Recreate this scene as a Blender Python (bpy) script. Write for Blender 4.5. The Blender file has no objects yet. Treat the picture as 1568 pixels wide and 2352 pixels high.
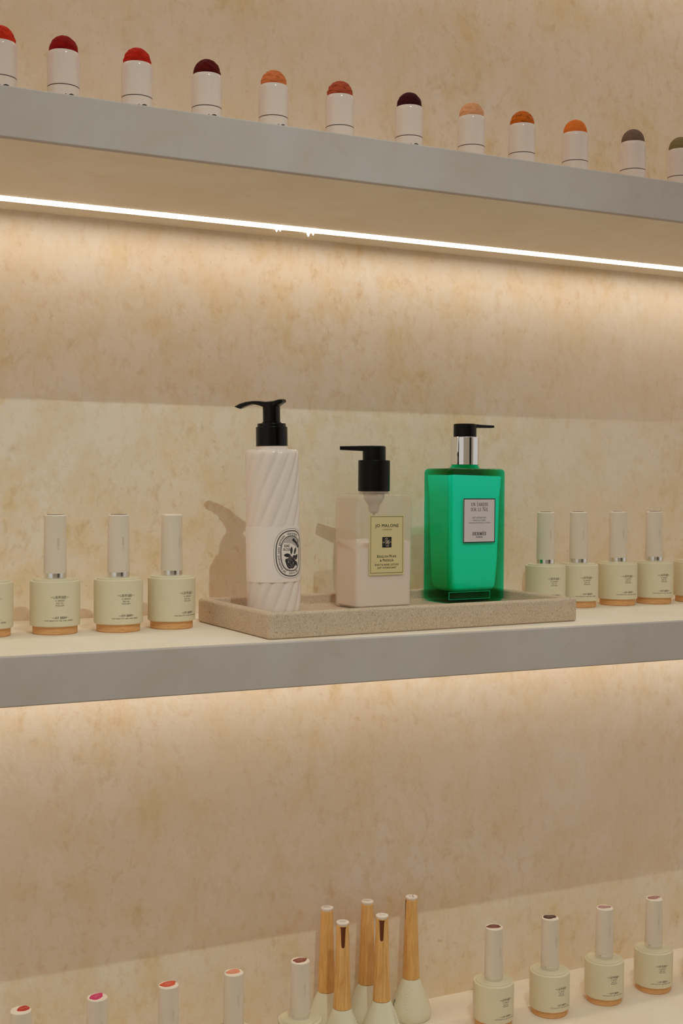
import bpy, bmesh, math, random
from mathutils import Vector, Matrix

scene = bpy.context.scene
COL = scene.collection
PI = math.pi
ZC = 1.30                       # camera height; heights below are given relative to it
Y_FRONT = -0.2118               # front face of every shelf (the wall is y = 0)
Z_TOP = ZC + 0.2266             # underside of the upper shelf
Z_MID = ZC - 0.1158             # top of the middle shelf
Z_LOW = ZC - 0.5039             # top of the lower shelf
THICK = 0.034

# ------------------------------------------------------------------ camera
cam_data = bpy.data.cameras.new('camera')
cam_data.sensor_width = 36.0
cam_data.lens = 2827.2 / 2352 * 36.0
cam_data.shift_x = -0.0006
cam_data.shift_y = -0.0028
cam_data.clip_start = 0.02
cam = bpy.data.objects.new('camera', cam_data)
COL.objects.link(cam)
R_ = Vector((0.9012, -0.4334, 0.0067)).normalized()
F_ = Vector((0.4335, 0.9009, -0.0201))
F_ = (F_ - R_ * F_.dot(R_)).normalized()
U_ = R_.cross(F_)
cam.matrix_world = Matrix(((R_.x, U_.x, -F_.x, 0.0), (R_.y, U_.y, -F_.y, -1.0411),
                           (R_.z, U_.z, -F_.z, ZC), (0, 0, 0, 1)))
scene.camera = cam

# ------------------------------------------------------------------ world and lamps
world = bpy.data.worlds.new('room_ambience')
scene.world = world
world.use_nodes = True
world.node_tree.nodes['Background'].inputs[0].default_value = (1.0, 0.94, 0.86, 1)
world.node_tree.nodes['Background'].inputs[1].default_value = 0.57

lamp_data = bpy.data.lights.new('ceiling_spot', 'SPOT')     # the downlight in front of the shelves
lamp_data.energy = 14.0
lamp_data.color = (0.80, 1.0, 0.95)
lamp_data.shadow_soft_size = 0.0035
lamp_data.spot_size = math.radians(84)
lamp_data.spot_blend = 1.0
lamp = bpy.data.objects.new('ceiling_spot', lamp_data)
COL.objects.link(lamp)
lamp.location = (0.29, -0.933, ZC + 0.766)
lamp.rotation_euler = (Vector((0.46, 0.0, ZC - 1.00)) - lamp.location).to_track_quat('-Z', 'Y').to_euler()

LED_POWER = 12.5
scene.view_settings.view_transform = 'Standard'
scene.view_settings.look = 'None'
scene.view_settings.gamma = 1.0
scene.view_settings.use_curve_mapping = False
scene.view_settings.exposure = 0.0
try:
    scene.cycles.use_denoising = True
    scene.cycles.max_bounces = 10
    scene.cycles.diffuse_bounces = 8
    scene.cycles.transparent_max_bounces = 16
    scene.cycles.sample_clamp_indirect = 4.0
except Exception:
    pass


# ------------------------------------------------------------------ materials
def srgb(r, g, b):
    f = lambda c: (c / 255 / 12.92) if c / 255 <= 0.04045 else ((c / 255 + 0.055) / 1.055) ** 2.4
    return (f(r), f(g), f(b), 1.0)


def material(name, color, rough=0.5, metallic=0.0, spec=0.5, vary=0.0, vscale=40.0, bump=0.0, bscale=300.0,
             sss=0.0, emit=None, estr=0.0, coat=0.0):
    m = bpy.data.materials.new(name)
    m.use_nodes = True
    nt = m.node_tree
    b = nt.nodes['Principled BSDF']
    b.inputs['Base Color'].default_value = color
    b.inputs['Roughness'].default_value = rough
    b.inputs['Metallic'].default_value = metallic
    b.inputs['Specular IOR Level'].default_value = spec
    b.inputs['Coat Weight'].default_value = coat
    if sss:
        b.inputs['Subsurface Weight'].default_value = sss
        b.inputs['Subsurface Radius'].default_value = (0.004, 0.003, 0.002)
    if emit:
        b.inputs['Emission Color'].default_value = emit
        b.inputs['Emission Strength'].default_value = estr
    tc = nt.nodes.new('ShaderNodeTexCoord')
    if vary:
        n = nt.nodes.new('ShaderNodeTexNoise')
        n.inputs['Scale'].default_value = vscale
        n.inputs['Detail'].default_value = 5
        nt.links.new(tc.outputs['Object'], n.inputs['Vector'])
        mx = nt.nodes.new('ShaderNodeMixRGB')
        mx.inputs[1].default_value = tuple(c * (1 - vary) for c in color[:3]) + (1,)
        mx.inputs[2].default_value = tuple(min(1, c * (1 + vary)) for c in color[:3]) + (1,)
        nt.links.new(n.outputs['Fac'], mx.inputs[0])
        nt.links.new(mx.outputs[0], b.inputs['Base Color'])
    if bump:
        n2 = nt.nodes.new('ShaderNodeTexNoise')
        n2.inputs['Scale'].default_value = bscale
        n2.inputs['Detail'].default_value = 4
        nt.links.new(tc.outputs['Object'], n2.inputs['Vector'])
        bp = nt.nodes.new('ShaderNodeBump')
        bp.inputs['Strength'].default_value = bump
        bp.inputs['Distance'].default_value = 0.001
        nt.links.new(n2.outputs['Fac'], bp.inputs['Height'])
        nt.links.new(bp.outputs[0], b.inputs['Normal'])
    return m


class NT:
    """tiny helper to wire nodes"""
    def __init__(self, m):
        self.t = m.node_tree
        self.b = self.t.nodes['Principled BSDF']
        self.tc = self.t.nodes.new('ShaderNodeTexCoord')

    def noise(self, scale, detail=4, rough=0.5, dist=0.0, vec=None):
        n = self.t.nodes.new('ShaderNodeTexNoise')
        n.inputs['Scale'].default_value = scale
        n.inputs['Detail'].default_value = detail
        n.inputs['Roughness'].default_value = rough
        n.inputs['Distortion'].default_value = dist
        self.t.links.new(vec or self.tc.outputs['Object'], n.inputs['Vector'])
        return n.outputs['Fac']

    def mapping(self, scale, rot=(0, 0, 0)):
        n = self.t.nodes.new('ShaderNodeMapping')
        n.inputs['Scale'].default_value = scale
        n.inputs['Rotation'].default_value = rot
        self.t.links.new(self.tc.outputs['Object'], n.inputs['Vector'])
        return n.outputs[0]

    def ramp(self, fac, p0, p1, c0=(0, 0, 0, 1), c1=(1, 1, 1, 1)):
        n = self.t.nodes.new('ShaderNodeValToRGB')
        e = n.color_ramp.elements
        e[0].position, e[1].position = p0, p1
        e[0].color, e[1].color = c0, c1
        self.t.links.new(fac, n.inputs[0])
        return n.outputs[0]

    def mix(self, fac, a, b, mode='MIX'):
        n = self.t.nodes.new('ShaderNodeMixRGB')
        n.blend_type = mode
        for v, i in ((fac, 0), (a, 1), (b, 2)):
            if isinstance(v, (float, int)):
                n.inputs[i].default_value = v
            elif isinstance(v, tuple):
                n.inputs[i].default_value = v
            else:
                self.t.links.new(v, n.inputs[i])
        return n.outputs[0]

    def math(self, op, a, b):
        n = self.t.nodes.new('ShaderNodeMath')
        n.operation = op
        for v, i in ((a, 0), (b, 1)):
            if isinstance(v, (float, int)):
                n.inputs[i].default_value = v
            else:
                self.t.links.new(v, n.inputs[i])
        return n.outputs[0]

    def bump(self, h, strength, dist, prev=None):
        n = self.t.nodes.new('ShaderNodeBump')
        n.inputs['Strength'].default_value = strength
        n.inputs['Distance'].default_value = dist
        self.t.links.new(h, n.inputs['Height'])
        if prev is not None:
            self.t.links.new(prev, n.inputs['Normal'])
        return n.outputs[0]

    def color(self, c):
        self.t.links.new(c, self.b.inputs['Base Color'])

    def normal(self, n):
        self.t.links.new(n, self.b.inputs['Normal'])


def plaster_wall():
    m = material('limewash_plaster', (0.7, 0.6, 0.45, 1), rough=0.75, spec=0.25)
    n = NT(m)
    pale, warm, ochre, deep = srgb(240, 228, 211), srgb(237, 220, 197), srgb(230, 205, 158), srgb(212, 180, 124)
    base = n.mix(n.ramp(n.noise(7.0, 3, 0.5, 0.3), 0.35, 0.65), pale, warm)
    tall = n.mapping((1.0, 1.0, 0.7))
    region = n.ramp(n.noise(4.5, 2, 0.5), 0.34, 0.62, (0.35, 0.35, 0.35, 1))
    blot = n.ramp(n.noise(26.0, 10, 0.70, 0.15, tall), 0.45, 0.66)
    c = n.mix(n.math('MULTIPLY', n.math('MULTIPLY', blot, region), 0.95), base, ochre)
    fine = n.ramp(n.noise(80.0, 8, 0.72, 0.2, tall), 0.52, 0.72)
    c = n.mix(n.math('MULTIPLY', n.math('MULTIPLY', fine, region), 0.75), c, deep)
    # trowel pits: small dark crescents
    pits = n.ramp(n.noise(130.0, 4, 0.6, 0.5), 0.62, 0.72)
    pitreg = n.ramp(n.noise(7.0, 2, 0.5), 0.44, 0.62)
    pit = n.math('MULTIPLY', pits, pitreg)
    c = n.mix(n.math('MULTIPLY', pit, 0.6), c, deep)
    n.color(c)
    b1 = n.bump(n.noise(38.0, 7, 0.62, 0.4), 0.35, 0.003)
    b2 = n.bump(pit, -0.6, 0.0016, b1)
    b3 = n.bump(n.noise(9.0, 2, 0.5), 0.2, 0.010, b2)
    strokes = n.mapping((38.0, 1.0, 520.0), (0, math.radians(4), 0))
    b4 = n.bump(n.noise(1.0, 4, 0.6, 0.2, strokes), 0.10, 0.0008, b3)
    n.normal(b4)
    return m


def shelf_plaster(name, a, b, d):
    m = material(name, a, rough=0.7, spec=0.3)
    n = NT(m)
    c = n.mix(n.ramp(n.noise(14.0, 5, 0.6, 0.6), 0.35, 0.68), a, b)
    c = n.mix(n.math('MULTIPLY', n.ramp(n.noise(45.0, 6, 0.6, 0.5), 0.6, 0.8), 0.5), c, d)
    n.color(c)
    b1 = n.bump(n.noise(60.0, 5, 0.6), 0.12, 0.0015)
    n.normal(n.bump(n.noise(420.0, 3, 0.5), 0.10, 0.0005, b1))
    return m


def stone_material():
    m = material('speckled_stone', (0.4, 0.33, 0.25, 1), rough=0.7, spec=0.3)
    n = NT(m)
    base = n.mix(n.noise(60.0, 4), srgb(208, 186, 162), srgb(194, 169, 141))
    g1 = n.ramp(n.noise(900.0, 3, 0.65), 0.50, 0.68)
    c = n.mix(n.math('MULTIPLY', g1, 0.6), base, srgb(142, 116, 92))
    g2 = n.ramp(n.noise(1100.0, 3, 0.65, 0.2), 0.56, 0.70)
    c = n.mix(n.math('MULTIPLY', g2, 0.6), c, srgb(242, 230, 212))
    g3 = n.ramp(n.noise(420.0, 2, 0.5, 0.3), 0.72, 0.78)
    c = n.mix(g3, c, srgb(92, 66, 48))
    n.color(c)
    n.normal(n.bump(n.noise(700.0, 4, 0.6), 0.35, 0.0005))
    return m


def wood_material(name, light, dark, scale, rough=0.5):
    m = material(name, light, rough=rough, spec=0.35)
    n = NT(m)
    v = n.mapping(scale)
    g = n.ramp(n.noise(1.0, 6, 0.6, 1.5, v), 0.35, 0.68)
    c = n.mix(g, light, dark)
    v2 = n.mapping(tuple(s * 5 for s in scale))
    c = n.mix(n.math('MULTIPLY', n.ramp(n.noise(1.0, 3, 0.6, 0.4, v2), 0.5, 0.75), 0.35), c, dark)
    n.color(c)
    return m


def clear_plastic(name, tint, haze, haze_col, gloss_rough=0.06, f0=1.45, absorb=None):
    """thin-walled plastic: tinted see-through, a little milky film, Fresnel gloss"""
    m = bpy.data.materials.new(name)
    m.use_nodes = True
    t = m.node_tree
    t.nodes.clear()
    out = t.nodes.new('ShaderNodeOutputMaterial')
    tr = t.nodes.new('ShaderNodeBsdfTransparent')
    tr.inputs[0].default_value = tint
    df = t.nodes.new('ShaderNodeBsdfDiffuse')
    df.inputs[0].default_value = haze_col
    tl = t.nodes.new('ShaderNodeBsdfTranslucent')
    tl.inputs[0].default_value = haze_col
    mh = t.nodes.new('ShaderNodeMixShader')
    mh.inputs[0].default_value = 0.5
    t.links.new(df.outputs[0], mh.inputs[1])
    t.links.new(tl.outputs[0], mh.inputs[2])
    m1 = t.nodes.new('ShaderNodeMixShader')
    m1.inputs[0].default_value = haze
    t.links.new(tr.outputs[0], m1.inputs[1])
    t.links.new(mh.outputs[0], m1.inputs[2])
    gl = t.nodes.new('ShaderNodeBsdfGlossy')
    gl.inputs['Roughness'].default_value = gloss_rough
    fr = t.nodes.new('ShaderNodeFresnel')
    fr.inputs[0].default_value = f0
    geo = t.nodes.new('ShaderNodeNewGeometry')          # a thin wall: only its outer face is glossy
    inv = t.nodes.new('ShaderNodeMath')
    inv.operation = 'SUBTRACT'
    inv.inputs[0].default_value = 1.0
    t.links.new(geo.outputs['Backfacing'], inv.inputs[1])
    mul = t.nodes.new('ShaderNodeMath')
    mul.operation = 'MULTIPLY'
    t.links.new(fr.outputs[0], mul.inputs[0])
    t.links.new(inv.outputs[0], mul.inputs[1])
    m2 = t.nodes.new('ShaderNodeMixShader')
    t.links.new(mul.outputs[0], m2.inputs[0])
    t.links.new(m1.outputs[0], m2.inputs[1])
    t.links.new(gl.outputs[0], m2.inputs[2])
    t.links.new(m2.outputs[0], out.inputs[0])
    if absorb:
        va = t.nodes.new('ShaderNodeVolumeAbsorption')
        k = max(absorb)
        va.inputs['Density'].default_value = k
        va.inputs['Color'].default_value = tuple(1 - a / k for a in absorb) + (1,)
        t.links.new(va.outputs[0], out.inputs['Volume'])
    return m


M = {}
M['wall'] = plaster_wall()
M['shelf'] = shelf_plaster('pale_shelf_plaster', srgb(238, 227, 210), srgb(233, 219, 197), srgb(220, 200, 168))
M['fascia'] = shelf_plaster('grey_microcement', srgb(194, 184, 178), srgb(188, 175, 165), srgb(176, 160, 142))
M['stone'] = stone_material()
M['paint'] = material('painted_wall', srgb(205, 195, 180), rough=0.8, vary=0.04, vscale=3)
M['floor'] = material('floor_cement', srgb(196, 186, 170), rough=0.6, vary=0.06, vscale=4)
M['reflection_dark'] = material('dark_reflection_panel', srgb(40, 36, 34), rough=0.8)
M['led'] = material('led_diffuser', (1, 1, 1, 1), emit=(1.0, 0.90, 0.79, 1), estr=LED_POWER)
M['channel'] = material('aluminium_channel', srgb(150, 128, 104), rough=0.5, metallic=0.3)
M['gap'] = material('raw_wood_edge', srgb(92, 48, 30), rough=0.8)
M['black'] = material('black_pump_plastic', srgb(6, 6, 7), rough=0.2, spec=0.22)
M['black_matte'] = material('black_matte_plastic', srgb(6, 6, 7), rough=0.36, spec=0.18)
M['ink'] = material('black_ink', srgb(16, 13, 12), rough=0.6)
M['ink_soft'] = material('grey_ink', srgb(106, 94, 76), rough=0.6)
M['ink_green'] = material('greenish_ink', srgb(78, 92, 78), rough=0.6)
M['ink_line'] = material('thin_grey_ink', srgb(92, 80, 70), rough=0.6)
M['lotion_white'] = material('white_ribbed_bottle', srgb(232, 216, 205), rough=0.28, spec=0.45, sss=0.15)
M['band'] = material('white_paper_sleeve', srgb(236, 222, 212), rough=0.45)
M['art_paper'] = material('sleeve_print_white', srgb(232, 220, 212), rough=0.5)
M['art_grey'] = material('engraving_grey', srgb(112, 104, 100), rough=0.6)
M['lotion_cream'] = material('white_lotion', srgb(238, 224, 216), rough=0.5, sss=0.2)
M['clear'] = clear_plastic('clear_bottle_plastic', (0.98, 0.97, 0.96, 1), 0.26, srgb(240, 228, 214))
M['film'] = clear_plastic('milky_film', (0.98, 0.97, 0.96, 1), 0.32, srgb(252, 240, 228), 0.4)
M['mech'] = material('frosted_pump_mechanism', srgb(196, 186, 178), rough=0.3)
M['label_cream'] = material('cream_label', srgb(218, 199, 146), rough=0.5)
M['cream_line'] = material('cream_monogram', srgb(205, 192, 160), rough=0.5)
M['green'] = clear_plastic('green_bottle_plastic', (0.72, 0.97, 0.88, 1), 0.0, (0.01, 0.35, 0.14, 1), 0.04, 1.33, absorb=(900.0, 42.0, 95.0))
M['green_lotion'] = material('green_lotion', (0.14, 1.0, 0.86, 1), rough=0.5, vary=0.03, vscale=12)
M['green_line'] = material('green_ridge', (0.05, 0.62, 0.36, 1), rough=0.4)
M['green_edge'] = clear_plastic('green_thick_base', (0.90, 0.97, 0.93, 1), 0.06, (0.02, 0.5, 0.25, 1), 0.03)
M['chrome'] = material('chrome', (0.86, 0.86, 0.88, 1), rough=0.06, metallic=1.0)
M['label_white'] = material('pale_lilac_label', srgb(214, 202, 202), rough=0.5)
M['polish_body'] = material('sage_cream_soft_touch', srgb(222, 211, 180), rough=0.55, spec=0.3)
M['polish_cap'] = material('warm_white_cap', srgb(222, 208, 190), rough=0.5, spec=0.3)
M['cap_top'] = material('white_cap_top', srgb(238, 226, 210), rough=0.5)
M['silver'] = material('silver_collar', (0.80, 0.79, 0.78, 1), rough=0.18, metallic=1.0)
M['base_wood'] = wood_material('beech_base', srgb(232, 182, 124), srgb(208, 144, 84), (60, 60, 700))
M['handle_wood'] = wood_material('beech_handle', srgb(234, 188, 120), srgb(208, 150, 80), (260, 260, 22), 0.42)
M['glass_white'] = material('ivory_lacquered_glass', srgb(226, 220, 194), rough=0.25, spec=0.5)
M['emboss'] = material('raised_ivory_lettering', srgb(240, 234, 210), rough=0.3)
M['disc'] = material('silver_sticker_disc', srgb(240, 230, 220), rough=0.35)
M['window_brown'] = material('translucent_brown_window', srgb(104, 48, 18), rough=0.2, spec=0.5)
M['stick_white'] = material('glossy_white_stick', srgb(224, 208, 198), rough=0.16, spec=0.5)
M['ring_brown'] = material('brown_groove', srgb(60, 34, 22), rough=0.6)


# ------------------------------------------------------------------ mesh helpers
def link(name, verts, faces, mat, parent=None, smooth=35):
    me = bpy.data.meshes.new(name)
    me.from_pydata([tuple(v) for v in verts], [], faces)
    me.validate()
    bm = bmesh.new()
    bm.from_mesh(me)
    bmesh.ops.recalc_face_normals(bm, faces=bm.faces)
    bm.to_mesh(me)
    bm.free()
    if smooth:
        me.shade_smooth()
        me.set_sharp_from_angle(angle=math.radians(smooth))
    me.materials.append(mat)
    o = bpy.data.objects.new(name, me)
    COL.objects.link(o)
    if smooth:
        wn = o.modifiers.new('weighted_normals', 'WEIGHTED_NORMAL')
        wn.keep_sharp = True
    if parent is not None:
        o.parent = parent
    return o


def flat(name, verts, faces, mat, parent=None):
    """print on a surface: no normal recalculation, no smoothing"""
    me = bpy.data.meshes.new(name)
    me.from_pydata([tuple(v) for v in verts], [], faces)
    me.materials.append(mat)
    o = bpy.data.objects.new(name, me)
    COL.objects.link(o)
    if parent is not None:
        o.parent = parent
    return o


def thing(name, label, cat, loc, rz=0.0, group=None):
    o = bpy.data.objects.new(name, None)
    o.empty_display_size = 0.02
    COL.objects.link(o)
    o.location = loc
    o.rotation_euler = (0, 0, rz)
    o['label'] = label
    o['category'] = cat
    if group:
        o['group'] = group
    return o


class Shape:
    def __init__(self):
        self.v, self.f = [], []

    def add(self, vs, fs):
        o = len(self.v)
        self.v += [tuple(v) for v in vs]
        self.f += [tuple(i + o for i in f) for f in fs]

    def loops(self, loops, cap0=True, cap1=True, closed=False):
        n = len(loops[0])
        vs = [p for l in loops for p in l]
        fs = []
        m = len(loops)
        for i in range(m if closed else m - 1):
            for j in range(n):
                a, b = i * n + j, i * n + (j + 1) % n
                i2 = (i + 1) % m
                fs.append((a, b, i2 * n + (j + 1) % n, i2 * n + j))
        if cap0 and not closed:
            fs.append(tuple(range(n))[::-1])
        if cap1 and not closed:
            fs.append(tuple((m - 1) * n + j for j in range(n)))
        self.add(vs, fs)
        return self

    def lathe(self, prof, seg=40, cap0=True, cap1=True, cx=0.0, cy=0.0):
        return self.loops([[(cx + r * math.cos(2 * PI * k / seg), cy + r * math.sin(2 * PI * k / seg), z)
                            for k in range(seg)] for r, z in prof], cap0, cap1)

    def box(self, x0, x1, y0, y1, z0, z1):
        vs = [(x, y, z) for z in (z0, z1) for x, y in ((x0, y0), (x1, y0), (x1, y1), (x0, y1))]
        self.add(vs, [(3, 2, 1, 0), (4, 5, 6, 7), (0, 1, 5, 4), (1, 2, 6, 5), (2, 3, 7, 6), (3, 0, 4, 7)])
        return self

    def make(self, name, mat, parent=None, smooth=35):
        return link(name, self.v, self.f, mat, parent, smooth)


def rrect(hx, hy, rad, z, n=6):
    """rounded rectangle loop, half sizes hx, hy"""
    rad = min(rad, hx * .999, hy * .999)
    pts = []
    for q, (sx, sy) in enumerate(((1, 1), (-1, 1), (-1, -1), (1, -1))):
        for k in range(n + 1):
            a = q * PI / 2 + k * PI / 2 / n
            pts.append((sx * (hx - rad) + rad * math.cos(a), sy * (hy - rad) + rad * math.sin(a), z))
    return pts


# ------------------------------------------------------------------ lettering
_fcache = {}


def glyph_text(s, size, spacing=1.0, bold=0.0):
    """outline text with the built-in font -> flat (x, y) vertices centred on 0, faces"""
    key = (s, spacing, bold)
    if key not in _fcache:
        cu = bpy.data.curves.new('lettering', 'FONT')
        cu.body = s
        cu.size = 1.0
        cu.offset = bold
        cu.space_character = spacing
        cu.resolution_u = 3
        cu.align_x = 'CENTER'
        ob = bpy.data.objects.new('lettering', cu)
        COL.objects.link(ob)
        dg = bpy.context.evaluated_depsgraph_get()
        dg.update()
        me = ob.evaluated_get(dg).to_mesh()
        vs = [(v.co.x, v.co.y) for v in me.vertices]
        fs = [tuple(p.vertices) for p in me.polygons]
        ob.evaluated_get(dg).to_mesh_clear()
        COL.objects.unlink(ob)
        bpy.data.objects.remove(ob)
        bpy.data.curves.remove(cu)
        if vs:
            x0, x1 = min(v[0] for v in vs), max(v[0] for v in vs)
            vs = [(v[0] - (x0 + x1) / 2, v[1]) for v in vs]
        _fcache[key] = (vs, fs)
    vs, fs = _fcache[key]
    return [(x * size, y * size) for x, y in vs], fs


class Art:
    """flat printed artwork in (u, v) coordinates, placed later on a plane or round a cylinder"""
    def __init__(self):
        self.v, self.f = [], []

    def add(self, vs, fs):
        o = len(self.v)
        self.v += list(vs)
        self.f += [tuple(i + o for i in f) for f in fs]

    def text(self, s, size, u, v, spacing=1.0, width=None, rot=0.0, bold=0.0):
        vs, fs = glyph_text(s, size, spacing, bold)
        if not vs:
            return
        w = max(p[0] for p in vs) - min(p[0] for p in vs)
        k = width / w if width else 1.0
        c, sn = math.cos(rot), math.sin(rot)
        self.add([(u + x * k * c - y * sn, v + x * k * sn + y * c) for x, y in vs], fs)

    def stroke(self, pts, w, closed=False):
        """polyline of constant or varying width"""
        n = len(pts)
        vs, fs = [], []
        for i, (x, y) in enumerate(pts):
            if closed:
                a, b = pts[i - 1], pts[(i + 1) % n]
            else:
                a, b = pts[max(0, i - 1)], pts[min(n - 1, i + 1)]
            dx, dy = b[0] - a[0], b[1] - a[1]
            L = math.hypot(dx, dy) or 1
            h = (w[min(i, len(w) - 1)] if isinstance(w, (list, tuple)) else w) / 2
            vs += [(x - dy / L * h, y + dx / L * h), (x + dy / L * h, y - dx / L * h)]
        for i in range(n if closed else n - 1):
            j = (i + 1) % n
            fs.append((2 * i, 2 * i + 1, 2 * j + 1, 2 * j))
        self.add(vs, fs)

    def smallcaps(self, txt, big, small, u, v, width, bold=0.0):
        """capitals whose word initials stand taller"""
        items, x = [], 0.0
        for word in txt.split(' '):
            for k, ch in enumerate(word):
                sz = big if (k == 0 and len(word) > 1) else small
                vs, fs = glyph_text(ch, sz, 1.0, bold)
                w = max(p[0] for p in vs) - min(p[0] for p in vs)
                items.append((x + w / 2, vs, fs))
                x += w + small * .16
            x += small * .34
        x -= small * .50
        k = width / x
        for xc, vs, fs in items:
            self.add([(u + (xc - x / 2 + px) * k, v + py) for px, py in vs], fs)

    def rect(self, u0, u1, v0, v1, n=1):
        for k in range(n):
            a, b = u0 + (u1 - u0) * k / n, u0 + (u1 - u0) * (k + 1) / n
            self.add([(a, v0), (b, v0), (b, v1), (a, v1)], [(0, 1, 2, 3)])

    def frame(self, u0, u1, v0, v1, t):
        self.rect(u0, u1, v0, v0 + t)
        self.rect(u0, u1, v1 - t, v1)
        self.rect(u0, u0 + t, v0 + t, v1 - t)
        self.rect(u1 - t, u1, v0 + t, v1 - t)

    def blob(self, pts):
        """filled outline as a strip about its long axis centre"""
        cx = sum(p[0] for p in pts) / len(pts)
        cy = sum(p[1] for p in pts) / len(pts)
        n = len(pts)
        self.add([(cx, cy)] + list(pts), [(0, 1 + i, 1 + (i + 1) % n) for i in range(n)])

    def plane(self, name, mat, parent, y, u0=0.0, v0=0.0):
        """on the plane facing -y"""
        return flat(name, [(u0 + x, y, v0 + z) for x, z in self.v], self.f, mat, parent)

    def wrap(self, name, mat, parent, radius, ang0=0.0, v0=0.0):
        """round a vertical cylinder; ang0 = 0 faces -y, positive turns towards +x"""
        out = []
        for x, z in self.v:
            r = radius(v0 + z) if callable(radius) else radius
            a = ang0 + x / r
            out.append((r * math.sin(a), -r * math.cos(a), v0 + z))
        return flat(name, out, self.f, mat, parent)


def serif_word(art, word, h, u, v, thin, thick, slab, sizes=None, gap=0.16, narrow=1.0):
    """capitals with serifs drawn from strokes; v is the baseline, u the centre"""
    def arc(cx, cy, rx, ry, a0, a1, n=8):
        return [(cx + rx * math.cos(math.radians(a0 + (a1 - a0) * k / n)),
                 cy + ry * math.sin(math.radians(a0 + (a1 - a0) * k / n))) for k in range(n + 1)]
    T, t, s = thick, thin, slab

    def S(x, y, l=0.16):
        return ([(x - l, y + (s / 2 if y < .5 else -s / 2)), (x + l, y + (s / 2 if y < .5 else -s / 2))], s)
    G = {
        'U': (.78, [([(.16, 1), (.16, .32)] + arc(.40, .30, .24, .28, 180, 360) + [(.64, 1)], [T] * 6 + [t] * 5),
                    S(.16, 1), S(.64, 1)]),
        'N': (.86, [([(.14, 0), (.14, 1)], t), ([(.14, 1), (.72, 0)], T), ([(.72, 0), (.72, 1)], t), S(.14, 0), S(.72, 1), S(.12, 1, .1)]),
        'J': (.36, [([(.2, 1), (.2, .0), (.14, -.14), (.02, -.2)], [T, T, t, t]), S(.2, 1)]),
        'A': (.80, [([(.08, 0), (.38, 1)], t), ([(.38, 1), (.70, 0)], T), ([(.2, .36), (.58, .36)], t), S(.08, 0, .11), S(.70, 0, .13)]),
        'R': (.78, [([(.16, 0), (.16, 1)], T), ([(.16, 1 - s / 2), (.36, 1 - s / 2)] + arc(.36, .74, .22, .23, 80, -80) + [(.16, .5)], [t, t] + [T * .8] * 9 + [t]),
                    ([(.36, .5), (.70, 0)], T), S(.16, 0), S(.12, 1, .1), S(.72, 0, .08)]),
        'D': (.82, [([(.16, 0), (.16, 1)], T), ([(.16, 1 - s / 2), (.34, 1 - s / 2)] + arc(.34, .5, .36, .5 - s / 2, 80, -80) + [(.16, s / 2)], [t, t] + [T] * 9 + [t]), S(.12, 0, .1), S(.12, 1, .1)]),
        'I': (.34, [([(.17, 0), (.17, 1)], T), S(.17, 0), S(.17, 1)]),
        'S': (.56, [([(.50, .8)] + arc(.28, .75, .21, .23, 40, 230) + arc(.28, .26, .22, .24, 55, -140) + [(.05, .2)], [t * 1.2] + [T * .8] * 18 + [t * 1.2]), ([(.5, .96), (.5, .7)], t), ([(.06, .04), (.06, .32)], t)]),
        'L': (.62, [([(.16, 0), (.16, 1)], T), ([(.1, s / 2), (.58, s / 2)], s), ([(.56, 0), (.56, .26)], t), S(.16, 1), S(.1, 0, .1)]),
        'E': (.66, [([(.16, 0), (.16, 1)], T), ([(.06, s / 2), (.6, s / 2)], s), ([(.06, 1 - s / 2), (.56, 1 - s / 2)], s), ([(.16, .52), (.44, .52)], s), ([(.58, 0), (.58, .25)], t), ([(.54, 1), (.54, .76)], t), ([(.43, .64), (.43, .4)], t)]),
        'H': (.86, [([(.17, 0), (.17, 1)], T), ([(.69, 0), (.69, 1)], T), ([(.17, .5), (.69, .5)], s), S(.17, 0), S(.17, 1), S(.69, 0), S(.69, 1)]),
        'M': (1.0, [([(.16, 0), (.16, 1)], T), ([(.84, 0), (.84, 1)], T), ([(.16, 1), (.5, .12)], T), ([(.5, .12), (.84, 1)], t), S(.16, 0), S(.84, 0), S(.12, 1, .12), S(.88, 1, .12)]),
        ' ': (.34, []),
    }
    G['\u00c8'] = (G['E'][0], G['E'][1] + [([(.22, 1.26), (.42, 1.10)], T * .7)])
    x = 0
    lay = []
    for k, ch in enumerate(word):
        adv, st = G[ch]
        sc = (sizes[k] if sizes else 1.0)
        lay.append((x, sc, st))
        x += (adv * sc + gap) * narrow
    W = x - gap * narrow
    for x0, sc, st in lay:
        for pts, w in st:
            ww = [q * h for q in w] if isinstance(w, list) else w * h
            art.stroke([(u + (x0 + px * sc * narrow - W / 2) * h, v + py * sc * h) for px, py in pts], ww)
    return W * h


# ------------------------------------------------------------------ setting
X0, X1 = -1.2, 2.3


def structure(name, shape, mat, smooth=0):
    o = shape.make(name, mat, None, smooth)
    o['kind'] = 'structure'
    return o


structure('wall_back', Shape().box(-2.2, 3.2, 0.0, 0.10, 0.0, 2.7), M['wall'])
structure('floor', Shape().box(-2.2, 3.2, -3.3, 0.1, -0.06, 0.0), M['floor'])
sh = Shape()
sh.box(-2.2, 0.9, -3.3, -3.2, 0.0, 2.7)
sh.box(1.9, 3.2, -3.3, -3.2, 0.0, 2.7)
structure('wall_front', sh, M['paint'])
structure('added_reflection_panel_1', Shape().box(0.9, 1.9, -3.29, -3.25, 0.0, 2.7), M['reflection_dark'])  # unseen dark panel, added so the chrome collar mirrors a dark upright strip


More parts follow.
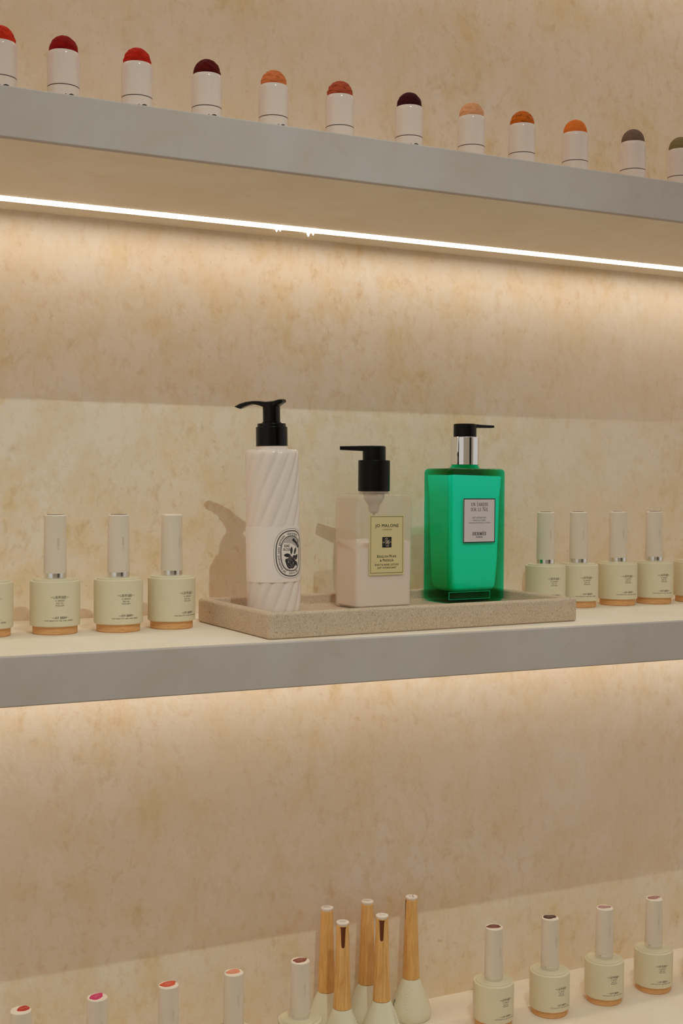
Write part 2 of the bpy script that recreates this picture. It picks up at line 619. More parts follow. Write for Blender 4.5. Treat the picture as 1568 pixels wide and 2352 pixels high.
# ------------------------------------------------------------------ shelves with recessed light strips
def make_shelf(ztop, label, lit=True):
    """a plastered slab whose underside carries a light channel near the wall"""
    t = thing('wall_shelf', label, 'shelf', (0, 0, ztop), 0, 'plastered shelves on the wall')
    z0, y0, b = -THICK, Y_FRONT, 0.0012
    # cross-section (y, z), closed, with a slot for the light channel in the underside
    ya, yb = -0.0402, -0.0298
    yf = y0 + .004
    sec = [(0, z0 - .0014), (yb, z0 - .0014), (yb, z0 + .008), (ya, z0 + .008), (ya, z0 + .0004), (yf, z0 + .0004), (yf, 0), (0, 0)]
    n = 60
    s = Shape()
    s.loops([[(X0 + (X1 - X0) * k / n, y, z) for y, z in sec] for k in range(n + 1)])
    s.make('slab', M['shelf'], t, 30)
    sec = [(yf, z0), (y0 + b, z0), (y0 + b * .3, z0 + b * .3), (y0, z0 + b), (y0, -b), (y0 + b * .3, -b * .3), (y0 + b, 0), (yf, 0)]
    s = Shape()
    s.loops([[(X0 + (X1 - X0) * k / n, y, z) for y, z in sec] for k in range(n + 1)])
    s.make('fascia', M['fascia'], t, 50)
    if lit:
        c = Shape().loops([[(x, y, z) for y, z in
                            [(ya + .0001, z0 + .0005), (ya + .0001, z0 + .0078), (yb - .0001, z0 + .0078),
                             (yb - .0001, z0 + .0005), (yb - .0008, z0 + .0005), (yb - .0008, z0 + .004),
                             (ya + .0008, z0 + .004), (ya + .0008, z0 + .0005)]] for x in (X0 + .01, X1 - .01)])
        ch = c.make('light_channel', M['channel'], t, 0)
        Shape().box(X0 + .012, X1 - .012, ya + .0009, yb - .0009, z0 - .0003, z0 + .0039).make('diffuser', M['led'], ch, 0)
    return t


upper = make_shelf(Z_TOP + THICK, 'upper pale plaster shelf holding the colour sticks, glowing light strip below')
middle = make_shelf(Z_MID, 'middle pale plaster shelf holding the stone tray and pump bottles')
lower = make_shelf(Z_LOW, 'lowest pale plaster shelf under the wooden handled polish bottles', False)
above = make_shelf(Z_TOP + THICK + 0.376, 'plaster shelf above the row of colour sticks, out of view')
# raw board edge showing along the front lip of the channel, and plaster crumbs whose strip-lit look is put in as glow
s = Shape()
n = 40
for k in range(n):
    xa, xb = 0.575 + (1.20 - .575) * k / n, 0.575 + (1.20 - .575) * (k + 1) / n
    w = 0.0009 + 0.0006 * math.sin(k * 1.3) * math.sin(k * .37)
    s.add([(xa, -.0402 - w, -THICK - .0001), (xb, -.0402 - w, -THICK - .0001), (xb, -.0402, -THICK - .0001), (xa, -.0402, -THICK - .0001)], [(0, 1, 2, 3)])
s.make('raw_board_edge', M['gap'], upper, 0)
rnd = random.Random(4)
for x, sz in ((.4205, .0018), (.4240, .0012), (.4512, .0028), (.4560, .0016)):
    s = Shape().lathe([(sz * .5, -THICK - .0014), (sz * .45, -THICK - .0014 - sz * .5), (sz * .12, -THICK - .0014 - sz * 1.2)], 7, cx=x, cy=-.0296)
    s.make('plaster_crumb', M['led'], upper, 50)['label'] = 'plaster speck at the strip edge, lit look put in as glow'


# ------------------------------------------------------------------ stone tray
tray_rz = 0.0623
TL, TD, TH, TF, TW = 0.2939, 0.1387, 0.0198, 0.0105, 0.0093
tc_ = Vector((0.3462, -0.1981)) + Matrix.Rotation(tray_rz, 2) @ Vector((TL / 2, TD / 2))
tray = thing('stone_tray', 'speckled beige stone tray with raised rim under three pump bottles', 'tray', (tc_.x, tc_.y, Z_MID), tray_rz)
prof = [(-.0016, 0.0), (0.0, .0014), (.0, TH - .0022), (-.0006, TH - .0008), (-.0020, TH), (-TW + .0018, TH),
        (-TW + .0006, TH - .0006), (-TW, TH - .0018), (-TW - .0004, TF + .0016), (-TW - .0018, TF)]
sh = Shape().loops([rrect(TL / 2 + d, TD / 2 + d, max(.0006, .0045 + d), z, 6) for d, z in prof])
sh.make('tray_body', M['stone'], tray, 50)
ZF = Z_MID + TF


# ------------------------------------------------------------------ ribbed white lotion bottle
def ribbed_bottle():
    t = thing('ribbed_pump_bottle', 'tall white spiral ribbed lotion bottle with black curved pump and oval label', 'bottle',
              (0.3838, -0.1170, ZF), 0)
    t.scale = (.982, .982, .990)
    t.rotation_euler = (0, math.radians(-1.15), 0)
    R, H = 0.0223, 0.1344
    N, tw = 13, 21.0
    seg = 13 * 12
    zs = [0, .0008, .0022, .004] + [.004 + (.128 - .004) * k / 56 for k in range(1, 57)] + [.1305, .1328, .1340, H]
    loops = []
    for z in zs:
        rr = R
        if z < .004:
            rr = R - .0035 * (1 - z / .004) ** 2
        if z > .131:
            rr = R - .0022 * ((z - .131) / (H - .131)) ** 2
        l = []
        for k in range(seg):
            a = 2 * PI * k / seg
            q = abs(math.sin(N / 2 * (a - tw * z + .5)))
            l.append(((rr - .0014 * (1 - q) ** 1.7) * math.sin(a), -(rr - .0014 * (1 - q) ** 1.7) * math.cos(a), z))
        loops.append(l)
    # shoulder and neck
    for r, z in ((.0165, H + .0002), (.0131, H + .0006), (.0129, H + .0030)):
        loops.append([(r * math.sin(2 * PI * k / seg), -r * math.cos(2 * PI * k / seg), z) for k in range(seg)])
    Shape().loops(loops).make('bottle_body', M['lotion_white'], t, 60)
    # paper sleeve
    rs = R + .00025
    sl = Shape().lathe([(R - .0016, .0273), (rs, .0273), (rs, .0719), (R - .0016, .0719)], 96, False, False)
    sleeve = sl.make('paper_sleeve', M['band'], t, 40)
    # oval label
    A0, V0 = math.radians(19), .0503
    ra = rs + .00012

    def oval(hx, hy, n=72, p=2.5):
        out = []
        for k in range(n):
            a = 2 * PI * k / n
            c, s_ = math.cos(a), math.sin(a)
            out.append((hx * math.copysign(abs(c) ** (2 / p), c), hy * math.copysign(abs(s_) ** (2 / p), s_)))
        return out
    ink = Art()
    ink.stroke(oval(.0142, .0183), .00075, True)
    ink.stroke(oval(.0103, .0141), .0006, True)
    ink.wrap('oval_ring', M['ink'], sleeve, ra, A0, V0)
    thin = Art()
    thin.stroke(oval(.0160, .0200), .00022, True)
    thin.stroke(oval(.0096, .0134), .00018, True)
    thin.wrap('thin_oval_line', M['ink_line'], sleeve, ra, A0, V0)
    # lettering round the oval
    let = Art()
    mid = oval(.01195, .01595, 720)
    cum = [0]
    for i in range(720):
        a, b = mid[i], mid[(i + 1) % 720]
        cum.append(cum[-1] + math.hypot(b[0] - a[0], b[1] - a[1]))

    def at(sv):
        sv %= cum[-1]
        lo = 0
        import bisect
        lo = min(719, max(0, bisect.bisect(cum, sv) - 1))
        a, b = mid[lo], mid[(lo + 1) % 720]
        return mid[lo], math.atan2(b[1] - a[1], b[0] - a[0])

    adv = {'i': .5, 'l': .5, 't': .68, 'r': .72, ' ': .62, 'm': 1.45, 'v': .95, 's': .9, '3': .95, '4': .95, 'f': .6, '5': .95}

    def along(txt, s_mid, size, clockwise=True, k=.60):
        tot = sum(adv.get(c, 1.0) for c in txt) * size * k
        pos = -tot / 2
        for c in txt:
            w = adv.get(c, 1.0) * size * k
            sm = s_mid + (-(pos + w / 2) if clockwise else (pos + w / 2))
            (x, y), ang = at(sm)
            rot = ang + (PI if clockwise else 0)
            up = (-math.sin(rot), math.cos(rot))
            if c != ' ':
                let.text(c, size, x - up[0] * size * .24, y - up[1] * size * .24, rot=rot)
            pos += w
    per = cum[-1]
    along('34 boulevard saint germain', per * .505, .0029, True, .505)
    along('diptyque', per * .235, .0031, True, .53)
    along('paris 5e', per * .775, .0029, False, .53)
    along('se', per * .115, .0030, True, .53)
    let.wrap('label_lettering', M['ink'], sleeve, ra, A0, V0)
    # engraving: lattice, leaves, rose
    def inside(x, y, hx=.0096, hy=.0134):
        return abs(x / hx) ** 2.5 + abs(y / hy) ** 2.5 < 1
    hatch = Art()
    for d in (1, -1):
        for k in range(-16, 17):
            c = k * .0018
            seg_ = []
            for q in range(60):
                x = -.0098 + .0196 * q / 59
                y = d * x * 1.1 + c + .004
                if inside(x, y) and y > .0078 - .12 * x - .35 * max(0, x):
                    seg_.append((x, y))
                else:
                    if len(seg_) > 1:
                        hatch.stroke(seg_, .00024)
                    seg_ = []
            if len(seg_) > 1:
                hatch.stroke(seg_, .00024)
    hatch.wrap('trellis_lines', M['art_grey'], sleeve, ra, A0, V0)
    dark = Art()

    def leaf(x, y, L, w, ang, art, wob=.0):
        c, s_ = math.cos(ang), math.sin(ang)
        pts = []
        for k in range(9):
            q = k / 8
            pts.append((q * L, w * math.sin(PI * q) ** .8))
        for k in range(7, 0, -1):
            q = k / 8
            pts.append((q * L, -w * math.sin(PI * q) ** .8))
        art.blob([(x + px * c - py * s_, y + px * s_ + py * c) for px, py in pts])
    leaf(-.0005, -.0010, .0066, .0012, math.radians(84), dark)
    leaf(.0028, -.0010, .0062, .0013, math.radians(66), dark)
    leaf(-.0008, -.0016, .0070, .0015, math.radians(176), dark)
    leaf(.0040, -.0055, .0055, .0016, math.radians(55), dark)
    leaf(.0045, -.0060, .0050, .0013, math.radians(-70), dark)
    leaf(.0010, -.0020, .0060, .0012, math.radians(-20), dark)
    leaf(-.0060, -.0040, .0045, .0011, math.radians(-70), dark)
    for q in range(5):
        leaf(.0036 + q * .0010, .0115 - q * .0018, .0030, .0011, math.radians(200 - q * 35), dark)
    dark.blob([(-.0008 + .0052 * math.cos(2 * PI * k / 20) * (1 + .08 * math.sin(5 * k)),
                -.0074 + .0050 * math.sin(2 * PI * k / 20) * (1 + .08 * math.cos(4 * k))) for k in range(20)])
    dark.wrap('engraved_leaf', M['ink'], sleeve, ra + .00002, A0, V0)
    lt = Art()
    for rr, a0, a1, w in ((.0044, 20, 170, .0006), (.0040, 195, 330, .0006), (.0032, 60, 220, .0007), (.0030, 240, 380, .0006),
                          (.0020, 10, 160, .0006), (.0019, 190, 330, .0006), (.0009, 80, 300, .0006)):
        lt.stroke([(-.0008 + rr * math.cos(math.radians(a0 + (a1 - a0) * k / 10)),
                    -.0074 + rr * .93 * math.sin(math.radians(a0 + (a1 - a0) * k / 10))) for k in range(11)],
                  [w * math.sin(PI * (k + .6) / 11.2) for k in range(11)])
    for x, y, L, a in ((-.0004, -.0004, .005, 84), (.0030, -.0004, .0045, 66), (-.0016, -.0015, .005, 176), (.0045, -.0045, .0038, 55),
                       (.002, -.0023, .0036, -20)):
        a = math.radians(a)
        lt.stroke([(x, y), (x + L * math.cos(a), y + L * math.sin(a))], [.0004, .0001])
        for q in (.25, .45, .65):
            lt.stroke([(x + L * q * math.cos(a), y + L * q * math.sin(a)), (x + L * (q + .1) * math.cos(a) + .0008 * math.sin(a), y + L * (q + .1) * math.sin(a) - .0008 * math.cos(a))], .00018)
    lt.wrap('engraved_rose_petal', M['art_grey'], sleeve, ra + .00004, A0, V0)
    ew = Art()
    serif_word(ew, 'EAU', .0020, -.0046, .0053, .13, .20, .12, gap=.12)
    serif_word(ew, 'ROSE', .0023, -.0034, .0001, .10, .16, .09, gap=.10) if False else ew.text('ROSE', .0030, -.0044, .0023, 1.0)
    ew.wrap('scent_name', M['ink'], sleeve, ra + .00003, A0, V0)
    # pump
    p = Shape()
    p.lathe([(.0124, .1368), (.0131, .1372), (.0133, .1375), (.0131, .1381), (.0131, .1525), (.0127, .1530), (.0118, .1531),
             (.0118, .1553), (.0115, .1557), (.0078, .1558)], 56)
    collar = p.make('pump_collar', M['black'], t, 40)
    for q in range(56):
        pass
    p = Shape().lathe([(.0080, .1556), (.0080, .1568), (.0072, .1572), (.0072, .172)], 40)
    # curved spout swept along -x
    secs = [(.0316, .1700, .1708, .0028), (.0275, .1683, .1728, .0034), (.0213, .1706, .1742, .0040), (.0155, .1718, .1747, .0046),
            (.0093, .1704, .1745, .0060), (.0031, .168, .1738, .0068), (-.0036, .168, .1743, .0064), (-.0084, .1709, .1754, .0056),
            (-.0113, .1726, .1753, .0044)]
    loops = []
    for s_, zb, zt, hw in secs:
        h = (zt - zb) / 2
        zc = (zt + zb) / 2
        loops.append([(-s_, hw * math.copysign(abs(math.cos(a)) ** .6, math.cos(a)), zc + h * math.copysign(abs(math.sin(a)) ** .6, math.sin(a)))
                      for a in [2 * PI * k / 16 for k in range(16)]])
    p.loops(loops)
    p.make('pump_head', M['black'], t, 45).rotation_euler = (0, 0, math.radians(-44))
    return t


ribbed_bottle()


# ------------------------------------------------------------------ half-empty clear lotion bottle
def clear_bottle():
    t = thing('clear_pump_bottle', 'half empty clear rectangular lotion bottle with cream label and black pump', 'bottle',
              (0.4850, -0.0960, ZF), math.radians(4.3))
    t.scale = (.9873, .9873, .9985)
    hx, hy, H = .0287, .0203, .0975
    P_ = [(-.0020, 0), (-.0006, .0006), (0, .0022), (0, H - .0042), (-.0006, H - .0018), (-.0022, H - .0004), (-.0045, H)]
    sh = Shape().loops([rrect(hx + d, hy + d, .0050 + d * .5, z, 6) for d, z in P_], True, False)
    l0 = rrect(hx - .0045, hy - .0045, .0030, H, 6)
    n = len(l0)

    def ring(r, z):
        out = []
        for x, y, _ in l0:
            a = math.atan2(y, x)
            out.append((r * math.cos(a), r * math.sin(a), z))
        return out
    sh2 = [l0, ring(.0138, H + .0002), ring(.0132, H + .0010), ring(.0132, H + .0016)]
    sh.loops(sh2, False, True)
    sh.make('bottle_body', M['clear'], t, 40)
    # lotion with uneven top: clings higher in the left corner and the right side
    ix, iy = hx - .0012, hy - .0012
    base = [rrect(ix + d, iy + d, .0042, z, 6) for d, z in ((-.002, .0012), (0, .0028), (0, .030))]

    def level(x, y):
        return .0535 + .0035 * math.exp(-((x - ix) / .010) ** 2) + .0030 * math.exp(-((y - iy) / .02) ** 2) - .0040 * math.exp(-((x + ix) / .010) ** 2 - ((y + iy) / .02) ** 2) \
            + .0008 * math.sin(x * 420)
    top = [(x, y, level(x, y)) for x, y, z in rrect(ix, iy, .0042, 0, 6)]
    top2 = [(x * .9, y * .86, level(x, y) - .0016) for x, y, z in rrect(ix, iy, .0042, 0, 6)]
    Shape().loops(base + [top, top2]).make('lotion', M['lotion_cream'], t, 50)
    # milky film of lotion left on the left wall
    f_ = Shape()
    f_.box(-hx + .0006, -hx + .0009, -hy + .0030, hy - .0030, .0520, H - .0035)
    f_.make('lotion_film', M['film'], t, 0)
    p = Shape()
    p.lathe([(.0095, H + .0006), (.0092, H - .0035), (.0070, H - .0075), (.0052, H - .0095), (.0046, H - .0150), (.0030, H - .0165), (.0012, H - .0170), (.0012, .058)], 24)
    p.make('pump_mechanism', M['mech'], t, 40)
    p = Shape().lathe([(.0120, H + .0008), (.0124, H + .0012), (.0124, H + .0030), (.0118, H + .0032)], 48)
    p.make('neck_ring', M['mech'], t, 40)
    # black pump
    p = Shape().lathe([(.0134, H + .0022), (.0139, H + .0026), (.0139, .1259), (.0136, .1264), (.0104, .1264)], 56)
    p.make('pump_collar', M['black_matte'], t, 40)
    p = Shape().lathe([(.0101, .1262), (.0101, .1376), (.0098, .1384), (.0090, .1388)], 48)
    lo = []
    for x, z0, z1, hw in ((.002, .1342, .1387, .0088), (-.0085, .1343, .1387, .0076), (-.0150, .1346, .1386, .0056), (-.0300, .1352, .1383, .0045)):
        lo.append([(x, hw, z0), (x, hw, z1 - .0006), (x, hw - .0006, z1), (x, -hw + .0006, z1), (x, -hw, z1 - .0006), (x, -hw, z0)])
    p.loops(lo)
    p.make('pump_head', M['black_matte'], t, 40).rotation_euler = (0, 0, math.radians(-29))
    # label
    y = -hy - .00015
    lab = Art()
    lab.rect(-.0176, .0176, .0287, .0795)
    lo_ = Shape()
    lo_.box(-.0176, .0176, -hy - .0003, -hy + .0002, .0287, .0795)
    label = lo_.make('label', M['label_cream'], t, 0)
    label.location = (.0008, 0, 0)
    y = -hy - .00036
    ink = Art()
    ink.frame(-.0164, .0164, .0303, .0785, .00036)
    for du in (-.00007, 0, .00007):                 # drawn three times for a heavier weight
        ink.text('JO MALONE', .0037, du, .0694, 1.15, width=.0238)
    ink.text('LONDON', .0019, 0, .0667, 1.5, width=.0094, bold=.008)
    ink.rect(-.0047, .0047, .0520, .0610)
    ink.smallcaps('ENGLISH PEAR', .0032, .0026, 0, .0435, .0194, .02)
    ink.smallcaps('& FREESIA', .0032, .0026, 0, .0402, .0138, .02)
    ink.text('BODY & HAND LOTION', .0022, 0, .0367, 1.1, width=.0236, bold=.016)
    ink.text('LAIT HYDRATANT', .0022, 0, .0341, 1.1, width=.0192, bold=.016)
    ink.plane('label_lettering', M['ink'], label, y)
    mono = Art()

    def q(pts, w=.00042):
        mono.stroke([(-.0047 + .0094 * a, .0610 - .0090 * b) for a, b in pts], w)
    q([(.33, .16), (.29, .26), (.30, .32)], .0003)
    q([(.33, .15), (.45, .10), (.57, .12), (.40, .35), (.24, .52), (.14, .54), (.08, .50), (.12, .44)])
    q([(.58, .28), (.46, .50), (.34, .68)])
    q([(.58, .28), (.54, .46), (.47, .68)], .0003)
    q([(.75, .26), (.60, .48), (.48, .68)])
    q([(.75, .26), (.70, .42), (.62, .64)], .0003)
    q([(.92, .54), (.88, .44), (.78, .50), (.66, .70), (.54, .86), (.44, .86)])
    q([(.44, .86), (.36, .80)], .0003)
    q([(.52, .85), (.66, .88), (.76, .82)], .0003)
    mono.plane('monogram', M['cream_line'], label, y - .0001)
    return t


clear_bottle()


# ------------------------------------------------------------------ green lotion bottle
def green_bottle():
    t = thing('green_pump_bottle', 'emerald green rectangular lotion bottle with chrome collar and white label', 'bottle',
              (0.5852, -0.0808, ZF), math.radians(5.2))
    hx, hy, H = .0316, .0208, .1203
    P_ = [(-.0046, 0), (-.0022, .0006), (-.0007, .0020), (0, .0045), (0, H - .0036), (-.0005, H - .0016), (-.0018, H - .0004), (-.0036, H)]
    sh = Shape().loops([rrect(hx + d, hy + d, .0036 + .3 * d, z, 6) for d, z in P_], True, False)
    l0 = rrect(hx - .0036, hy - .0036, .0025, H, 6)

    def ring(r, z):
        return [(r * math.cos(math.atan2(y, x)), r * math.sin(math.atan2(y, x)), z) for x, y, _ in l0]
    sh.loops([l0, ring(.0136, H + .0002), ring(.0133, H + .0012), ring(.0116, H + .0036), ring(.0116, H + .0048)], False, True)
    sh.make('bottle_body', M['green'], t, 40)
    # lotion cavity, waisted like the inside of a thick bottle
    prof = [(.0125, .0090, .0100), (.0092, .0052, .0112), (.0076, .0036, .0140), (.0068, .0032, .022), (.0054, .0030, .040),
            (.0044, .0028, .070), (.0036, .0026, .095), (.0022, .0022, .110), (.0020, .0020, .1150)]
    lo = [rrect(hx - a, hy - b, .004, z, 6) for a, b, z in prof]
    top = [(x, y, z + .0016 * math.sin(x * 70 + 1.9) - .0006) for x, y, z in lo[-1]]
    lo[-1] = top
    lo = [[(x - .0010, y - .0012, z) for x, y, z in l] for l in lo]
    Shape().loops(lo).make('lotion', M['green_lotion'], t, 60)
    # thick foot of the bottle seen through the wall: an inner pane above a ledge
    b_ = Shape().loops([rrect(hx - d, hy - .0030, .002, z, 4) for d, z in ((.0095, .0030), (.0080, .0036), (.0080, .0090), (.0090, .0096))])
    b_.make('thick_base', M['green_edge'], t, 30)
    bars = ((-.0305, .0150, .0100, .0104), (-.0305, .0150, .0036, .0039), (.0147, .0150, .0036, .0104), (-.0305, -.0302, .0036, .0104))
    for x0, x1, z0, z1 in bars:
        Shape().box(x0, x1, -hy + .0012, -hy + .0016, z0, z1).make('base_ridge', M['green_line'], t, 0)
    p = Shape().lathe([(.0126, .1236), (.0131, .1239), (.0131, .1484), (.0128, .1489), (.0112, .1489)], 64)
    p.make('chrome_collar', M['chrome'], t, 40)
    p = Shape().lathe([(.0104, .1486), (.0104, .1599), (.0101, .1606), (.0094, .1609)], 48)
    lo = []
    for x, z0, z1, hw in ((-.002, .1574, .1607, .0088), (.0088, .1576, .1606, .0070), (.0150, .1577, .1604, .0048), (.0288, .1580, .1602, .0040)):
        lo.append([(x, -hw, z0), (x, -hw, z1 - .0005), (x, -hw + .0005, z1), (x, hw - .0005, z1), (x, hw, z1 - .0005), (x, hw, z0)])
    p.loops(lo)
    p.make('pump_head', M['black_matte'], t, 40).rotation_euler = (0, 0, math.radians(-5.2))
    lab = Shape().box(-.0177, .0177, -hy - .0003, -hy + .0002, .0540, .0935)
    label = lab.make('label', M['label_white'], t, 0)
    label.location = (.0012, 0, 0)
    y = -hy - .00036
    ink = Art()
    ink.frame(-.0177, .0177, .0540, .0935, .0008)
    serif_word(ink, 'UN JARDIN', .0029, 0, .0868, .085, .14, .07, [1, 1, 1, 1.3, 1, 1, 1, 1, 1], gap=.12, narrow=.92)
    serif_word(ink, 'SUR LE NIL', .0029, 0, .0822, .085, .14, .07, [1, 1, 1, 1, 1, 1, 1, 1.3, 1, 1], gap=.12, narrow=.92)
    serif_word(ink, 'HERM\u00c8S', .0029, 0, .0606, .14, .20, .12, gap=.18, narrow=.96)
    ink.text('PARIS', .0024, 0, .0582, 1.15, width=.0070, bold=.012)
    ink.plane('label_lettering', M['ink'], label, y)
    gi = Art()
    gi.text('LAIT HYDRATANT', .0020, 0, .0757, 1.0, width=.0160, bold=.006)
    gi.text('POUR LE CORPS', .0020, 0, .0733, 1.0, width=.0142)
    gi.text('MOISTURIZING BODY LOTION', .0017, 0, .0711, 1.0, width=.0236)
    gi.plane('label_small_print', M['ink_green'], label, y)
    return t


green_bottle()


# ------------------------------------------------------------------ gel polish bottles
def sticker_mesh(seed, a, b, ox, oy, rot, z):
    rn = random.Random(seed)
    ph = [rn.uniform(0, 6.28) for _ in range(4)]
    pts = []
    for k in range(28):
        th = 2 * PI * k / 28
        w = 1 + .10 * math.sin(2 * th + ph[0]) + .07 * math.sin(3 * th + ph[1]) + .05 * math.sin(5 * th + ph[2])
        x, y = a * w * math.cos(th), b * w * math.sin(th)
        r = math.hypot(x + ox, y + oy)
        pts.append((ox + x * math.cos(rot) - y * math.sin(rot), oy + x * math.sin(rot) + y * math.cos(rot)))
    pts = [(x * min(1, .0079 / max(1e-9, math.hypot(x, y))), y * min(1, .0079 / max(1e-9, math.hypot(x, y)))) for x, y in pts]
    cx = sum(p[0] for p in pts) / 28
    cy = sum(p[1] for p in pts) / 28
    vs = [(cx, cy, z + .0003)] + [(x, y, z + .0003) for x, y in pts] + [(x, y, z - .0001) for x, y in pts]
    fs = [(0, 1 + k, 1 + (k + 1) % 28) for k in range(28)] + [(1 + k, 29 + k, 29 + (k + 1) % 28, 1 + (k + 1) % 28) for k in range(28)]
    return vs, fs


def make_polish():
    t = thing('gel_polish_bottle', '', 'bottle', (0, 0, 0))
    p = Shape().lathe([(.0164, 0), (.0170, .0006), (.0170, .0068)], 56)
    p.make('wooden_base', M['base_wood'], t, 40)
    p = Shape().lathe([(.0166, .0060), (.0182, .0061), (.0189, .0067), (.0190, .0074), (.0190, .0392), (.0187, .0402), (.0180, .0406),
                       (.0169, .0406), (.0167, .0408), (.0167, .0415), (.0163, .0418), (.0088, .0419)], 64)
    body = p.make('bottle_body', M['polish_body'], t, 35)
    ink = Art()
    ink.text('\u4e00U\u7cfb\u7532\u6cb9\u80f6\u4e00', .0027, 0, .0279, 1.0, width=.0140)
    ink.wrap('brand_print', M['ink_soft'], body, .01912)
    sm = Art()
    sm.text('U SERIES', .0016, 0, .0258, 1.1, width=.0070)
    sm.text('NAIL GEL', .0016, 0, .0239, 1.1, width=.0054)
    sm.text('POLISH', .0016, 0, .0221, 1.1, width=.0064)
    sm.text('\u4e00U\u7cfb\u7532  \u5065\u5eb7\u7f8e\u7532\u4e00', .0021, .0006, .0126, 1.0, width=.0124)
    sm.text('THE HEALTHY GEL NAIL SERIES', .0014, -.0004, .0107, 1.0, width=.0224)
    sm.wrap('small_print', M['ink_soft'], body, .01912)
    p = Shape().lathe([(.0082, .0417), (.0086, .0419), (.0087, .0462)], 44)
    p.make('silver_collar', M['silver'], t, 40)
    p = Shape().lathe([(.0084, .0461), (.0088, .0462), (.0083, .0896), (.0081, .0903)], 48, True, False)
    cap = p.make('cap', M['polish_cap'], t, 40)
    p = Shape().lathe([(.0081, .0903), (.0078, .0908), (.0076, .0909)], 48, False, True)
    p.make('cap_top_plate', M['cap_top'], cap, 40)
    e = Art()
    e.text('U SERIES', .0022, 0, 0, 1.1, rot=PI / 2)
    e.wrap('embossed_lettering', M['ink_capfaint'], cap, .00872, math.radians(10), .069)
    return t


M['ink_capfaint'] = material('faint_cap_emboss', srgb(196, 180, 162), rough=0.5)


def deep_copy(o, parent=None):
    c = o.copy()
    COL.objects.link(c)
    if parent is not None:
        c.parent = parent
    for ch in list(o.children):
        deep_copy(ch, c)
    return c


polish = make_polish()
first = [True]
STICK_PRINT = material('sticker_print', srgb(226, 190, 178), rough=0.6)


def place_polish(x, y, z, rz, label, group, sticker=None, cap_turn=0.0):
    if first[0]:
        o = polish
        first[0] = False
    else:
        o = deep_copy(polish)
        for ch in list(o.children_recursive):
            if ch.name.split('.')[0] in ('colour_sticker', 'sticker_print'):
                bpy.data.objects.remove(ch)
    o.location = (x, y, z)
    o.rotation_euler = (0, 0, math.radians(rz))
    o['label'] = label
    o['group'] = group
    o['category'] = 'bottle'
    capo = [c for c in o.children if c.name.split('.')[0] == 'cap'][0]
    if sticker:
        col, seed, a, b, ox, oy, rot = sticker
        m = material('sticker_colour', srgb(*col), rough=0.4)
        vs, fs = sticker_mesh(seed, a, b, ox, oy, math.radians(rot - rz), .0909)
        st = link('colour_sticker', vs, fs, m, capo, 0)
        rn = random.Random(seed + 50)
        ar = Art()
        cr, sr = math.cos(math.radians(rot - rz)), math.sin(math.radians(rot - rz))
        for row in (0, 1):
            for k in range(5):
                u = -.0026 + k * .0012
                v = .0007 - row * .0014
                ar.stroke([(u, v), (u + .0004, v + .0005 * rn.choice((-1, 1))), (u + .0008, v)], .0003)
        vs = [(ox + x * cr - y * sr, oy + x * sr + y * cr, .09135) for x, y in ar.v]
        flat('sticker_print', vs, ar.f, STICK_PRINT, st)
    return o


gm = 'sage polish bottles on the middle shelf'
DK = (74, 44, 38)
place_polish(0.1612, -0.0905, Z_MID, 2, 'sage polish bottle cut off by the left edge on the middle shelf', gm)
place_polish(0.2117, -0.0921, Z_MID, -1.6, 'leftmost whole sage polish bottle on the middle shelf', gm, (DK, 3, .0064, .0036, 0, 0, 10))
place_polish(0.2604, -0.0960, Z_MID, 3, 'sage polish bottle second left of the stone tray, dark sticker on its cap', gm, (DK, 5, .0064, .0036, 0, 0, 10))
place_polish(0.3052, -0.0918, Z_MID, 23, 'sage polish bottle standing right beside the left end of the stone tray', gm)
place_polish(0.6790, -0.0750, Z_MID, -9, 'sage polish bottle behind the right corner of the tray, base hidden', gm, (DK, 8, .0055, .0035, 0, 0, 5))
place_polish(0.7176, -0.0741, Z_MID, -10, 'sage polish bottle second right of the green bottle, half hidden by its neighbour', gm, (DK, 9, .0055, .0042, -.001, 0, 5))
place_polish(0.7661, -0.0723, Z_MID, -6.5, 'sage polish bottle third right of the green bottle, whole base showing', gm, (DK, 10, .0050, .0024, 0, .002, 5))
place_polish(0.8105, -0.0728, Z_MID, -8, 'rightmost whole sage polish bottle on the middle shelf', gm, (DK, 12, .0062, .0042, .0005, 0, 5))
place_polish(0.8600, -0.0730, Z_MID, -6, 'sage polish bottle cut off by the right edge on the middle shelf', gm)

gl = 'sage polish bottles on the lowest shelf'
place_polish(0.1901, -0.0720, Z_LOW, 0, 'polish bottle with white cap and bright red sticker, lowest shelf, far left', gl, ((196, 32, 26), 21, .0046, .0048, .0022, .0012, 15))
place_polish(0.2504, -0.0730, Z_LOW, 5, 'polish bottle with white cap and magenta sticker, second on the lowest shelf', gl, ((206, 40, 108), 22, .0066, .0046, -.0004, .0008, 28))
place_polish(0.3098, -0.0736, Z_LOW, 3, 'polish bottle with white cap and coral red sticker, third on the lowest shelf', gl, ((214, 84, 58), 23, .0072, .0048, 0, .0012, 4))
place_polish(0.3676, -0.0717, Z_LOW, 2, 'polish bottle with white cap and salmon sticker, left of the brown stickered one', gl, ((228, 150, 118), 24, .0068, .0042, 0, .0010, 14))
place_polish(0.4290, -0.0716, Z_LOW, 0, 'polish bottle with copper brown sticker standing just left of the wooden handles', gl, ((142, 74, 56), 26, .0070, .0042, 0, .0002, 10))
place_polish(0.6265, -0.0728, Z_LOW, 5, 'polish bottle with brown sticker nearest right of the wooden handled bottles', gl, ((110, 54, 44), 27, .0070, .0042, 0, .0008, -8))
place_polish(0.6892, -0.0740, Z_LOW, 1.5, 'polish bottle with dark chocolate sticker, second right of the wooden handles', gl, ((78, 40, 30), 28, .0060, .0052, 0, .0012, -20))
